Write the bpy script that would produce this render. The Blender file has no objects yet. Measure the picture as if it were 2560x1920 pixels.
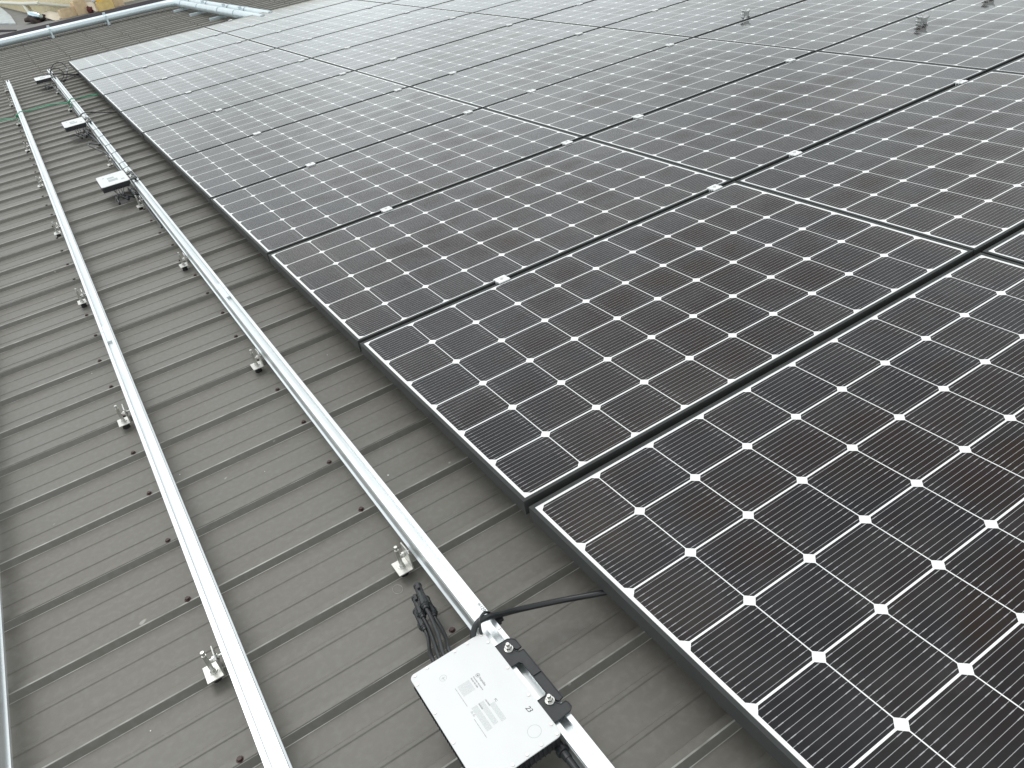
import bpy, bmesh, math, random
from mathutils import Vector, Matrix
random.seed(7)
sc = bpy.context.scene
COL = sc.collection

# ------------------------------------------------------------------ camera
RGT = (0.8364, -0.5242, -0.1603); DWN = (-0.4106, -0.4055, -0.8167); FWD = (0.3631, 0.7489, -0.5543)
cd = bpy.data.cameras.new('camera'); cam = bpy.data.objects.new('camera', cd); COL.objects.link(cam)
r = Vector(RGT).normalized(); f = Vector(FWD).normalized(); r = (r - f * r.dot(f)).normalized(); u = r.cross(f) * 1.0
if u.dot(Vector(DWN)) > 0: u = -u
m = Matrix((( r.x, u.x, -f.x), (r.y, u.y, -f.y), (r.z, u.z, -f.z))).to_4x4()
m.translation = Vector((-0.5711, -1.2243, 1.2312)); cam.matrix_world = m
cd.sensor_width = 36.0; cd.lens = 1977.5 / 2560 * 36; cd.clip_start = 0.02; cd.clip_end = 600
sc.camera = cam

# ------------------------------------------------------------------ world, sun, exposure
w = bpy.data.worlds.new('World'); sc.world = w; w.use_nodes = True
nt = w.node_tree; nt.nodes.clear(); N = nt.nodes.new; L = nt.links.new
SUN_EL, SUN_AZ = math.radians(58), math.radians(345)
sky = N('ShaderNodeTexSky'); sky.sky_type = 'NISHITA'; sky.sun_disc = False
sky.sun_elevation = SUN_EL; sky.sun_rotation = SUN_AZ; sky.air_density = 1.0; sky.dust_density = 3.0
hs = N('ShaderNodeHueSaturation'); hs.inputs['Saturation'].default_value = 0.10
tc = N('ShaderNodeTexCoord'); nz = N('ShaderNodeTexNoise'); nz.inputs['Scale'].default_value = 2.2
nz.inputs['Detail'].default_value = 5; nz.inputs['Roughness'].default_value = 0.5
mr = N('ShaderNodeMapRange'); mr.inputs[1].default_value = 0.3; mr.inputs[2].default_value = 0.7
mr.inputs[3].default_value = 0.72; mr.inputs[4].default_value = 1.28
mx = N('ShaderNodeMix'); mx.data_type = 'RGBA'; mx.blend_type = 'MULTIPLY'; mx.inputs[0].default_value = 1
ov = N('ShaderNodeMix'); ov.data_type = 'RGBA'; ov.inputs[0].default_value = 0.80; ov.inputs[7].default_value = (6.6, 6.9, 7.0, 1)
sx = N('ShaderNodeSeparateXYZ'); L(tc.outputs['Generated'], sx.inputs[0])
hz = N('ShaderNodeMapRange'); hz.inputs[1].default_value = 0.0; hz.inputs[2].default_value = 0.42; hz.inputs[3].default_value = 1.0; hz.inputs[4].default_value = 0.0
L(sx.outputs[2], hz.inputs[0])
oc = N('ShaderNodeMix'); oc.data_type = 'RGBA'; oc.inputs[6].default_value = (6.3, 6.55, 6.65, 1); oc.inputs[7].default_value = (10.6, 11.7, 11.9, 1)
L(hz.outputs[0], oc.inputs[0]); L(oc.outputs[2], ov.inputs[7])
bg = N('ShaderNodeBackground'); bg.inputs['Strength'].default_value = 0.12
wo = N('ShaderNodeOutputWorld')
L(tc.outputs['Generated'], nz.inputs['Vector']); L(nz.outputs[0], mr.inputs[0])
L(sky.outputs[0], hs.inputs['Color']); L(hs.outputs[0], ov.inputs[6]); L(ov.outputs[2], mx.inputs[6]); L(mr.outputs[0], mx.inputs[7])
L(mx.outputs[2], bg.inputs['Color']); L(bg.outputs[0], wo.inputs['Surface'])
sd = bpy.data.lights.new('sun', 'SUN'); sd.energy = 0.55; sd.angle = math.radians(25); sd.color = (1, 0.97, 0.93)
so = bpy.data.objects.new('sun', sd); COL.objects.link(so)
sdir = Vector((math.sin(SUN_AZ) * math.cos(SUN_EL), math.cos(SUN_AZ) * math.cos(SUN_EL), math.sin(SUN_EL)))
so.rotation_euler = sdir.to_track_quat('Z', 'Y').to_euler(); so.location = (0, 0, 20)
sc.view_settings.view_transform = 'Standard'; sc.view_settings.look = 'None'
sc.view_settings.exposure = 0.46; sc.view_settings.gamma = 1.0

# ------------------------------------------------------------------ material helpers
class G:
    """tiny node-expression helper"""
    def __init__(s, name):
        s.m = bpy.data.materials.new(name); s.m.use_nodes = True; s.t = s.m.node_tree
        s.b = s.t.nodes['Principled BSDF']
    def n(s, k): return s.t.nodes.new(k)
    def l(s, a, b): s.t.links.new(a, b)
    def put(s, sock, v):
        if hasattr(v, 'links') or isinstance(v, bpy.types.NodeSocket): s.l(v, sock)
        else: sock.default_value = v
    def math(s, op, a, b=None, c=None):
        k = s.n('ShaderNodeMath'); k.operation = op; s.put(k.inputs[0], a)
        if b is not None: s.put(k.inputs[1], b)
        if c is not None: s.put(k.inputs[2], c)
        return k.outputs[0]
    def noise(s, vec, scale, detail=3, rough=0.5):
        k = s.n('ShaderNodeTexNoise'); k.inputs['Scale'].default_value = scale
        k.inputs['Detail'].default_value = detail; k.inputs['Roughness'].default_value = rough
        s.l(vec, k.inputs['Vector']); return k.outputs[0]
    def maprange(s, v, a, b, c, d):
        k = s.n('ShaderNodeMapRange'); s.l(v, k.inputs[0])
        for i, x in enumerate((a, b, c, d)): k.inputs[i + 1].default_value = x
        return k.outputs[0]
    def mix(s, fac, a, b, mode='MIX'):
        k = s.n('ShaderNodeMix'); k.data_type = 'RGBA'; k.blend_type = mode
        s.put(k.inputs[0], fac); s.put(k.inputs[6], a); s.put(k.inputs[7], b); return k.outputs[2]
    def obj(s): return s.n('ShaderNodeTexCoord').outputs['Object']
    def scale(s, vec, sc_):
        k = s.n('ShaderNodeMapping'); k.inputs['Scale'].default_value = sc_; s.l(vec, k.inputs['Vector']); return k.outputs[0]
    def bump(s, h, strength, dist):
        k = s.n('ShaderNodeBump'); k.inputs['Strength'].default_value = strength; k.inputs['Distance'].default_value = dist
        s.l(h, k.inputs['Height']); s.l(k.outputs[0], s.b.inputs['Normal'])

def simple(name, col, rough=0.5, metal=0.0, var=0.12, scale=30.0, bump=0.0, stretch=(1, 1, 1), ior=1.5):
    g = G(name); v = g.scale(g.obj(), stretch)
    nz_ = g.noise(v, scale, 4)
    lo = tuple(c * (1 - var) for c in col) + (1,); hi = tuple(min(1, c * (1 + var)) for c in col) + (1,)
    g.l(g.mix(g.maprange(nz_, .3, .7, 0, 1), lo, hi), g.b.inputs['Base Color'])
    g.l(g.maprange(nz_, .3, .7, rough * .85, min(1, rough * 1.15)), g.b.inputs['Roughness'])
    g.b.inputs['Metallic'].default_value = metal; g.b.inputs['IOR'].default_value = ior
    if bump: g.bump(nz_, bump, 0.002)
    return g.m

M = {}
M['alu'] = simple('mill_aluminium', (.75, .79, .80), .36, .80, .05, 6, .06, (40, .6, 40))
M['alu_clamp'] = simple('bright_clamp_aluminium', (.86, .87, .87), .5, .2, .04, 40)
M['alu_cut'] = simple('raw_cut_aluminium', (.46, .47, .46), .22, 1.0, .08, 60)
M['steel'] = simple('stainless_steel', (.70, .70, .67), .34, 1.0, .10, 60, .1)
M['steel_flat'] = simple('stainless_plate', (.62, .62, .59), .42, .85, .08, 90, .08)
M['black_frame'] = simple('black_anodised_frame', (.050, .053, .052), .42, .0, .12, 12, ior=1.22)
M['black_plastic'] = simple('black_plastic', (.022, .025, .027), .42, 0, .25, 60, .15)
M['casting'] = simple('black_casting', (.03, .032, .035), .5, .2, .2, 50, .1)
M['rubber'] = simple('black_rubber', (.012, .012, .012), .7, 0, .3, 40)
M['cable'] = simple('black_cable_sheath', (.020, .022, .024), .38, 0, .2, 20)
M['white_plate'] = simple('white_painted_cover', (.71, .72, .72), .35, 0, .015, 20)
M['ink'] = simple('faded_grey_ink', (.16, .17, .17), .6, 0, .1, 200)
M['ink_light'] = simple('pale_grey_print', (.42, .47, .47), .6, 0, .08, 200)
M['marker'] = simple('black_marker_ink', (.05, .05, .05), .6, 0, .2, 100)
M['galv'] = simple('galvanised_pipe', (.58, .66, .69), .42, .6, .06, 5)
M['brown_screw'] = simple('brown_screw_head', (.055, .030, .027), .5, .1, .4, 80)
M['flash'] = simple('dark_grey_flashing', (.060, .056, .062), .95, 0, .12, 3, ior=1.05)
M['lowroof'] = simple('weathered_grey_membrane', (.20, .20, .195), .8, 0, .22, 2.5, .1)
M['card'] = simple('tan_cardboard', (.60, .46, .29), .85, 0, .12, 12, .1)
M['card_pale'] = simple('pale_cardboard', (.66, .59, .48), .85, 0, .10, 10, .1)
M['card_yellow'] = simple('yellow_cardboard', (.66, .49, .20), .8, 0, .10, 12)
M['yellow'] = simple('yellow_plastic', (.78, .45, .04), .45, 0, .08, 10)
M['bag'] = simple('white_plastic_bag', (.62, .66, .68), .35, 0, .25, 14, .4)
M['darkrag'] = simple('dark_brown_cloth', (.03, .018, .015), .9, 0, .5, 12, .4)
M['maroon'] = simple('maroon_cloth', (.10, .02, .02), .8, 0, .4, 14, .3)
M['canister'] = simple('silver_canister', (.5, .62, .68), .22, .9, .15, 8)
M['greenrope'] = simple('green_cord', (.06, .36, .20), .5, 0, .15, 60)
M['membrane_pale'] = simple('pale_blue_sheet', (.42, .48, .50), .5, 0, .25, 6, .2)
M['cream_trim'] = simple('cream_gutter', (.62, .61, .52), .5, 0, .05, 8)
M['ground'] = simple('concrete_yard', (.25, .24, .22), .9, 0, .2, 1.2)

def roof_material():
    g = G('painted_roof_steel'); o = g.obj()
    streak = g.noise(g.scale(o, (.5, 14, 1)), 1.6, 5, .6)
    blot = g.noise(o, .9, 5, .6); fine = g.noise(o, 60, 2)
    c = g.mix(g.maprange(streak, .3, .7, 0, 1), (.143, .138, .120, 1), (.176, .171, .151, 1))
    c = g.mix(g.maprange(blot, .35, .7, 0, .55), c, (.136, .122, .102, 1))
    c = g.mix(g.maprange(fine, .45, .75, 0, .22), c, (.25, .25, .24, 1))
    spk = g.noise(o, 23, 1); c = g.mix(g.maprange(spk, .80, .83, 0, .5), c, (.5, .5, .47, 1))
    g.l(c, g.b.inputs['Base Color'])
    g.l(g.maprange(streak, .3, .7, .42, .58), g.b.inputs['Roughness'])
    wv = g.noise(g.scale(o, (1, 5, 1)), 3.0, 2)
    g.bump(wv, .15, .003)
    return g.m
M['roof'] = roof_material()

def highlight_smear_material():  # pale colour that paints in the rib edge highlights; also used for sealant
    g = G('edge_highlight_and_smear'); o = g.obj(); v = g.noise(g.scale(o, (3, 9, 1)), 4, 4, .6)
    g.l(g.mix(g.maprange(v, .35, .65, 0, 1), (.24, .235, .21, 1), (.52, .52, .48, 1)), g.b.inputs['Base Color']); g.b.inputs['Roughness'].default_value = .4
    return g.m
M['highlight_smear'] = highlight_smear_material()
def clad_material():
    g = G('beige_ribbed_cladding'); o = g.obj(); b = g.noise(o, 4, 4)
    c = g.mix(g.maprange(b, .3, .7, 0, 1), (.80, .70, .48, 1), (.85, .77, .56, 1))
    g.l(c, g.b.inputs['Base Color']); g.b.inputs['Roughness'].default_value = .6
    return g.m
M['clad'] = clad_material()

# panel dimensions (metres)
PW, PH, PT = 1.652, 0.992, 0.040         # long side (x), short side (y), frame depth
PU, PV = 1.657, 1.012                    # pitches
MX0, MY0 = 0.0185, 0.0165                # margin from outer edge to first cell
GX, GY = 0.0024, 0.0044
CPX = (PW - 2 * MX0 + GX) / 10; CPY = (PH - 2 * MY0 + GY) / 6

def glass_material():
    g = G('solar_cells_under_glass'); o = g.obj()
    sep = g.n('ShaderNodeSeparateXYZ'); g.l(o, sep.inputs[0]); X, Y = sep.outputs[0], sep.outputs[1]
    hx, hy, ch = (CPX - GX) / 2, (CPY - GY) / 2, .0122
    def axis(v, m0, p, h, n):
        t = g.math('DIVIDE', g.math('SUBTRACT', v, m0), p)
        idx = g.math('FLOOR', t)
        loc = g.math('SUBTRACT', g.math('MULTIPLY', g.math('SUBTRACT', t, idx), p), h)   # signed from cell centre
        ok = g.math('MULTIPLY', g.math('GREATER_THAN', t, 0.0), g.math('LESS_THAN', t, float(n)))
        return idx, loc, ok
    ix, lx, okx = axis(X, MX0, CPX, hx, 10); iy, ly, oky = axis(Y, MY0, CPY, hy, 6)
    ax, ay = g.math('ABSOLUTE', lx), g.math('ABSOLUTE', ly)
    inside = g.math('MULTIPLY', g.math('LESS_THAN', ax, hx), g.math('LESS_THAN', ay, hy))
    inside = g.math('MULTIPLY', inside, g.math('LESS_THAN', g.math('ADD', ax, ay), hx + hy - ch))
    inside = g.math('MULTIPLY', inside, g.math('MULTIPLY', okx, oky))
    # twelve busbars along x
    bt = g.math('MULTIPLY', g.math('ADD', ly, hy), 12 / (2 * hy))
    bd = g.math('ABSOLUTE', g.math('SUBTRACT', g.math('FRACT', bt), .5))       # 0 at line, in pitch units
    pitch = 2 * hy / 12
    pad = g.math('MULTIPLY', g.math('GREATER_THAN', ax, hx - .022), g.math('LESS_THAN', ax, hx - .010))
    wid = g.math('ADD', .00040 / pitch, g.math('MULTIPLY', pad, .00035 / pitch))
    bus = g.math('LESS_THAN', bd, wid)
    # per-cell tint
    oi = g.n('ShaderNodeObjectInfo'); cv = g.n('ShaderNodeCombineXYZ'); g.l(ix, cv.inputs[0]); g.l(iy, cv.inputs[1])
    rz = g.math('MULTIPLY', oi.outputs['Random'], 97.0); g.l(rz, cv.inputs[2])
    wn = g.n('ShaderNodeTexWhiteNoise'); wn.noise_dimensions = '3D'; g.l(cv.outputs[0], wn.inputs['Vector'])
    cell = g.mix(wn.outputs['Value'], (.0095, .0095, .0125, 1), (.0150, .0125, .0130, 1))
    # brownish anti-reflective bloom, different on every panel
    cv2 = g.n('ShaderNodeCombineXYZ'); g.l(X, cv2.inputs[0]); g.l(Y, cv2.inputs[1]); g.l(rz, cv2.inputs[2])
    bl = g.noise(cv2.outputs[0], 1.5, 3, .55)
    cell = g.mix(g.maprange(bl, .50, .68, 0, .75), cell, (.030, .022, .016, 1))
    cell = g.mix(bus, cell, (.40, .40, .41, 1))
    col = g.mix(inside, (.86, .87, .86, 1), cell)
    dust = g.noise(cv2.outputs[0], 9, 5, .65)
    col = g.mix(g.maprange(dust, .45, .8, 0, .035), col, (.5, .48, .44, 1))
    g.l(col, g.b.inputs['Base Color'])
    g.l(g.maprange(dust, .3, .7, .045, .08), g.b.inputs['Roughness'])
    # soft brown patches of uneven anti-reflective coating, mostly round the middle of each panel
    px_ = g.math('DIVIDE', g.math('SUBTRACT', X, .95), .70); py_ = g.math('DIVIDE', g.math('SUBTRACT', Y, .50), .42)
    cen = g.math('SUBTRACT', 1.0, g.math('ADD', g.math('MULTIPLY', px_, px_), g.math('MULTIPLY', py_, py_)))
    smoke = g.noise(g.scale(cv2.outputs[0], (1, 1.7, 1)), 3.4, 4, .55)
    p = g.math('ADD', g.math('MULTIPLY', smoke, 1.0), g.math('MULTIPLY', g.math('MAXIMUM', cen, -1.0), .13))
    p = g.maprange(p, .475, .68, 0, 1)
    edgecell = g.maprange(g.math('ADD', ax, ay), .02, .13, 1.0, .55)
    p = g.math('MULTIPLY', p, edgecell)
    brown = g.mix(wn.outputs['Value'], (.026, .018, .0125, 1), (.024, .0165, .0160, 1))
    isc = g.math('MULTIPLY', inside, g.math('SUBTRACT', 1.0, bus))
    g.l(g.mix(g.math('MULTIPLY', g.math('MULTIPLY', p, isc), .9), col, brown), g.b.inputs['Base Color'])
    g.l(g.math('SUBTRACT', 1.345, g.math('MULTIPLY', p, .135)), g.b.inputs['IOR'])
    return g.m
M['glass'] = glass_material()

# ------------------------------------------------------------------ mesh helpers
class MB:
    def __init__(s): s.v = []; s.f = []
    def add(s, vs, fs):
        o = len(s.v); s.v += [tuple(p) for p in vs]; s.f += [tuple(i + o for i in q) for q in fs]; return s
    def box(s, x0, x1, y0, y1, z0, z1, M_=None):
        vs = [Vector((x, y, z)) for z in (z0, z1) for y in (y0, y1) for x in (x0, x1)]
        if M_: vs = [M_ @ p for p in vs]
        return s.add(vs, [(0, 2, 3, 1), (4, 5, 7, 6), (0, 1, 5, 4), (2, 6, 7, 3), (0, 4, 6, 2), (1, 3, 7, 5)])
    def prism(s, poly, axis, a, b, M_=None):
        """extrude a 2D polygon along an axis: 'y' -> poly is (x,z); 'x' -> (y,z); 'z' -> (x,y)"""
        def P(p, t):
            v = {'y': (p[0], t, p[1]), 'x': (t, p[0], p[1]), 'z': (p[0], p[1], t)}[axis]
            return M_ @ Vector(v) if M_ else Vector(v)
        n = len(poly); vs = [P(p, a) for p in poly] + [P(p, b) for p in poly]
        fs = [tuple(range(n)), tuple(range(2 * n - 1, n - 1, -1))]
        fs += [(i, i + n, (i + 1) % n + n, (i + 1) % n) for i in range(n)]
        return s.add(vs, fs)
    def tube(s, pts, rad, seg=10, caps=True, closed=False):
        pts = [Vector(p) for p in pts]; n = len(pts)
        rads = rad if isinstance(rad, (list, tuple)) else [rad] * n
        vs = []; prev = None
        for i, p in enumerate(pts):
            if closed: t = pts[(i + 1) % n] - pts[i - 1]
            else: t = pts[min(i + 1, n - 1)] - pts[max(i - 1, 0)]
            t.normalize()
            if prev is None:
                a = Vector((0, 0, 1)) if abs(t.z) < .9 else Vector((1, 0, 0)); nrm = t.cross(a).normalized()
            else:
                nrm = prev - t * prev.dot(t); nrm.normalize()
            prev = nrm; bn = t.cross(nrm)
            for k in range(seg):
                an = 2 * math.pi * k / seg
                vs.append(p + (nrm * math.cos(an) + bn * math.sin(an)) * rads[i])
        fs = []
        for i in range(n if closed else n - 1):
            j = (i + 1) % n
            for k in range(seg):
                k2 = (k + 1) % seg; fs.append((i * seg + k, i * seg + k2, j * seg + k2, j * seg + k))
        if caps and not closed:
            fs.append(tuple(range(seg - 1, -1, -1))); fs.append(tuple((n - 1) * seg + k for k in range(seg)))
        return s.add(vs, fs)
    def cyl(s, c, r0, r1, z0, z1, seg=16, M_=None):
        vs = []
        for z, r_ in ((z0, r0), (z1, r1)):
            for k in range(seg):
                a = 2 * math.pi * (k + .5) / seg; v = Vector((c[0] + r_ * math.cos(a), c[1] + r_ * math.sin(a), z))
                vs.append(M_ @ v if M_ else v)
        fs = [tuple(range(seg - 1, -1, -1)), tuple(range(seg, 2 * seg))]
        fs += [(k, (k + 1) % seg, (k + 1) % seg + seg, k + seg) for k in range(seg)]
        return s.add(vs, fs)
    def build(s, name, mat, parent=None, bevel=0, smooth=False, loc=None):
        me = bpy.data.meshes.new(name); me.from_pydata(s.v, [], s.f); me.validate(); me.update()
        bm = bmesh.new(); bm.from_mesh(me); bmesh.ops.recalc_face_normals(bm, faces=bm.faces); bm.to_mesh(me); bm.free()
        me.materials.append(mat)
        if smooth:
            for p in me.polygons: p.use_smooth = True
            try: me.set_sharp_from_angle(angle=math.radians(40))
            except Exception: pass
        o = bpy.data.objects.new(name, me); COL.objects.link(o)
        if parent is not None: o.parent = parent
        if loc is not None: o.location = loc
        if bevel:
            b = o.modifiers.new('bevel', 'BEVEL'); b.width = bevel; b.segments = 2; b.limit_method = 'ANGLE'; b.angle_limit = math.radians(35)
        return o

def tag(o, label=None, cat=None, group=None, kind=None):
    if label: o['label'] = label
    if cat: o['category'] = cat
    if group: o['group'] = group
    if kind: o['kind'] = kind
    return o
def empty(name, loc, rz=0):
    o = bpy.data.objects.new(name, None); COL.objects.link(o); o.location = loc; o.rotation_euler = (0, 0, rz)
    o.empty_display_size = .05; return o
def copy_tree(o, parent=None):
    c = o.copy(); COL.objects.link(c); c.parent = parent
    for k in list(o.children): copy_tree(k, c)
    return c
def smooth_path(pts, n=8):
    pts = [Vector(p) for p in pts]; P_ = [pts[0] * 2 - pts[1]] + pts + [pts[-1] * 2 - pts[-2]]; out = []
    for i in range(1, len(P_) - 2):
        p0, p1, p2, p3 = P_[i - 1:i + 3]
        for k in range(n):
            t = k / n
            out.append(.5 * ((2 * p1) + (p2 - p0) * t + (2 * p0 - 5 * p1 + 4 * p2 - p3) * t * t + (3 * p1 - p0 - 3 * p2 + p3) * t ** 3))
    out.append(pts[-1]); return out
def ngon(c, r_, n, a0=0): return [(c[0] + r_ * math.cos(a0 + 2 * math.pi * i / n), c[1] + r_ * math.sin(a0 + 2 * math.pi * i / n)) for i in range(n)]
def rrect(x0, x1, y0, y1, r_, n=5):
    out = []
    for cx, cy, a in ((x1 - r_, y1 - r_, 0), (x0 + r_, y1 - r_, 90), (x0 + r_, y0 + r_, 180), (x1 - r_, y0 + r_, 270)):
        for k in range(n + 1):
            t = math.radians(a + 90 * k / n); out.append((cx + r_ * math.cos(t), cy + r_ * math.sin(t)))
    return out
ORD = ['nearest', 'second', 'third', 'fourth', 'fifth', 'sixth', 'seventh', 'eighth', 'ninth', 'tenth', 'eleventh', 'twelfth']

# ------------------------------------------------------------------ setting: ground
ZC, ZP = -0.137, -0.1555                  # rib crest / pan level of the roof
gb = MB().box(-150, 150, -100, 250, -6.2, -6.0); tag(gb.build('ground', M['ground']), kind='structure')

# ------------------------------------------------------------------ the steel roof
RY0, RP = -0.088, 0.2534
def rib_y(k): return RY0 + RP * k
ROOF_X0, ROOF_X1, ROOF_Y1 = -6.0, 11.0, 16.0
roof = empty('metal_roof', (0, 0, ZP)); tag(roof, 'brown grey ribbed steel roof the rails and solar panels stand on', 'roof')
prof = []                                # (y offset from crest centre, z)
def pan(k):
    y = rib_y(k); a = y + .0085          # crest back edge (far side)
    # from front foot of this rib over crest to the next front foot
    pts = [(y - .0202, ZP), (y - .0185, ZP + .0004), (y - .0104, ZC - .0014), (y - .0076, ZC), (y + .0085, ZC), (y + .0100, ZC - .0012), (y + .0150, ZP)]
    s = y + .0150; e = y + RP - .0202; Lp = e - s
    for fr in (.30, .70):
        c = s + Lp * fr
        pts += [(c - .0070, ZP), (c - .0042, ZP + .0020), (c + .0042, ZP + .0020), (c + .0070, ZP)]
    return pts
k0, k1 = -14, 63
for k in range(k0, k1):
    prof += [p for p in pan(k) if p[0] < ROOF_Y1]
xs = [ROOF_X0, -3, -1.5, 0, 1.5, 3, 5, 8, ROOF_X1]
mb = MB(); vs = []; fs = []
for x in xs: vs += [(x, y, z - ZP) for y, z in prof]
n = len(prof)
for i in range(len(xs) - 1):
    for j in range(n - 1): fs.append((i * n + j, (i + 1) * n + j, (i + 1) * n + j + 1, i * n + j + 1))
mb.add(vs, fs); sheet = mb.build('roof_sheeting', M['roof'], roof)
sheet.data.materials.append(M['highlight_smear'])
for p in sheet.data.polygons:            # rib highlights painted pale, with patchy wear, on front crest edge and front foot
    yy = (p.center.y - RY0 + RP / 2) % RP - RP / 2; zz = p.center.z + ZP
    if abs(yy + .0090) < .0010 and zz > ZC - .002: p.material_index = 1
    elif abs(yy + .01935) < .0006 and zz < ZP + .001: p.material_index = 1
# side laps: every third rib carries the turned edge of the next sheet
for k in range(-12, 60, 3):
    y = rib_y(k); zc = ZC - ZP
    lap = MB().prism([(y + .0150, .0018), (y + .0100, zc), (y + .0090, zc + .0012), (y - .0076, zc + .0013), (y - .0092, zc + .0001), (y - .0096, zc - .0045),
                      (y - .0084, zc - .0045), (y - .0080, zc - .0002), (y + .0084, zc - .0002), (y + .0140, .0006), (y + .0345, .0002), (y + .0345, .0014)], 'x', ROOF_X0, ROOF_X1)
    lap.build('sheet_lap', M['roof'], roof)
eaves = MB().box(ROOF_X0 + .02, ROOF_X1 - .02, rib_y(k0) + .02, ROOF_Y1 - .02, -5.8, -.06); eaves.build('wall', M['clad'], roof)
# barge flashing at the far side
bf = MB().prism([(15.93, .022), (15.93, .046), (15.95, .050), (17.95, .022), (17.97, -.30), (17.95, -.30), (17.93, .002), (15.98, .026), (15.98, .022)], 'x', ROOF_X0, ROOF_X1)
bf.build('barge_flashing', M['flash'], roof)
# screw heads on every rib along the purlins
def screw_mb(x, y):
    b = MB(); z = ZC - ZP
    b.cyl((x, y), .0085, .0080, z - .0006, z + .0016, 12).cyl((x, y), .0058, .0055, z + .0016, z + .0062, 6)
    return b
FEET_Y = [.150, 1.385, 2.605, 3.785, 5.005, 6.310, 7.640, 8.890, 10.045]
scr = []
for k in range(-6, 43):
    for x0_ in (-.748, -.272):
        scr.append((x0_ + random.uniform(-.010, .010), rib_y(k) + random.uniform(-.001, .001)))
for k in range(-4, 12): scr.append((-1.215 + random.uniform(-.01, .01), rib_y(k)))
far = []
for x0_ in (-.75, -.30, .126, .61, 1.04, 1.48, 1.92, 2.36, 2.80, 3.25, 3.7):
    for k in range(43 if x0_ < 0 else 40, 62): far.append((x0_ + random.uniform(-.012, .012), rib_y(k)))
scr.sort(key=lambda p: (p[0] + .57) ** 2 + (p[1] + 1.2) ** 2)
rest = scr[98:] + far; scr = scr[:98]
smesh = screw_mb(0, 0); s0 = smesh.build('screw', M['brown_screw'], roof, smooth=False)
s0.location = (scr[0][0], scr[0][1], 0)
for x, y in scr[1:]:
    s = s0.copy(); COL.objects.link(s); s.parent = roof; s.location = (x, y, 0); s.rotation_euler = (0, 0, random.uniform(0, 1))
rb = MB()
for x, y in rest: rb.v, rb.f = rb.v, rb.f; q = screw_mb(x, y); rb.add(q.v, q.f)
tag(rb.build('screws', M['brown_screw'], roof), kind='stuff')

for x, y, r_ in ((-.905, .66, .0022), (-.655, .98, .0018), (-.90, .115, .0016), (-.16, .52, .0026), (-.44, .80, .0014), (-.80, 1.9, .0018), (-.05, 1.30, .0016)):
    MB().prism(ngon((x, y), r_, 5, x * 40), 'z', 0, .0008).build('white_fleck', M['white_plate'], roof)
rg = MB(); n_ = 22                        # smear of sealant left by drilling beside the nearest bracket
rg.tube([(-.318 + .0115 * math.cos(2 * math.pi * i / n_), .118 + .0150 * math.sin(2 * math.pi * i / n_), .0003) for i in range(n_)], .0007, 5, closed=True)
rg.build('sealant_smear', M['highlight_smear'], roof)
# ------------------------------------------------------------------ rails
ZR = -0.040                              # rail top = underside of the panel frames
def rail_profile(xl, xr):
    h = .054; zt, zb = ZR, ZR - h
    return [(xl, zt), (xl + .0100, zt), (xl + .0100, zt - .0020), (xl + .0090, zt - .0160), (xr - .0090, zt - .0160), (xr - .0100, zt - .0020), (xr - .0100, zt), (xr, zt),
            (xr, zt - .010), (xr - .0018, zt - .011), (xr - .0018, zb + .010), (xr + .002, zb + .009), (xr + .002, zb),
            (xl - .004, zb), (xl - .004, zb + .0022), (xl - .0005, zb + .0045), (xl + .0022, zb + .007), (xl + .0015, zb + .011), (xl, zb + .012), (xl, zt - .0095), (xl + .0040, zt - .0090), (xl + .0040, zt - .0072), (xl, zt - .0066)]
def make_rail(xl, xr, y0, y1, splice, label, group, dy=0):
    root = empty('mounting_rail', (0, y0, 0)); tag(root, label, 'rail', group)
    cuts = [y0] + ([splice] if splice else []) + [y1]
    for i in range(len(cuts) - 1):
        a, b = cuts[i] - y0, cuts[i + 1] - y0
        if i: a += .0026
        o = MB().prism(rail_profile(xl, xr), 'y', a, b).build('rail_length', M['alu'], root)
    if splice:
        s_ = splice - y0
        MB().box(xl + .010, xr - .010, s_ - .085, s_ + .075, ZR - .0159, ZR - .0060).box(xl + .004, xr - .004, s_ - .0008, s_ + .0024, ZR - .050, ZR - .008).build('splice_plate', M['alu'], root)
    return root
xA, xB, xC = (-.2500, -.2145), (-.7090, -.6725), (-1.1765, -1.1400)
railA = make_rail(*xA, -1.6, 10.20, 1.945, 'middle aluminium rail carrying four white boxes, nearest to the solar panels', 'bare aluminium rails')
railB = make_rail(*xB, -1.6, 10.14, 1.955, 'bare aluminium rail left of the one with the white boxes', 'bare aluminium rails')
railC = make_rail(*xC, -1.6, 10.14, None, 'aluminium rail cut off by the bottom left picture edge', 'bare aluminium rails')
under = []
for x, lab in ((.558, 'aluminium rail under the left part of the left panel column'), (1.556, 'aluminium rail under the right part of the left panel column'),
               (1.998, 'aluminium rail under the left part of the middle panel column'), (3.098, 'aluminium rail under the right part of the middle panel column'),
               (3.840, 'aluminium rail under the left part of the right panel column'), (4.600, 'aluminium rail under the right part of the right panel column')):
    under.append(make_rail(x - .018, x + .018, -1.15, 10.20, None, lab, 'aluminium rails under the solar panels'))

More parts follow.
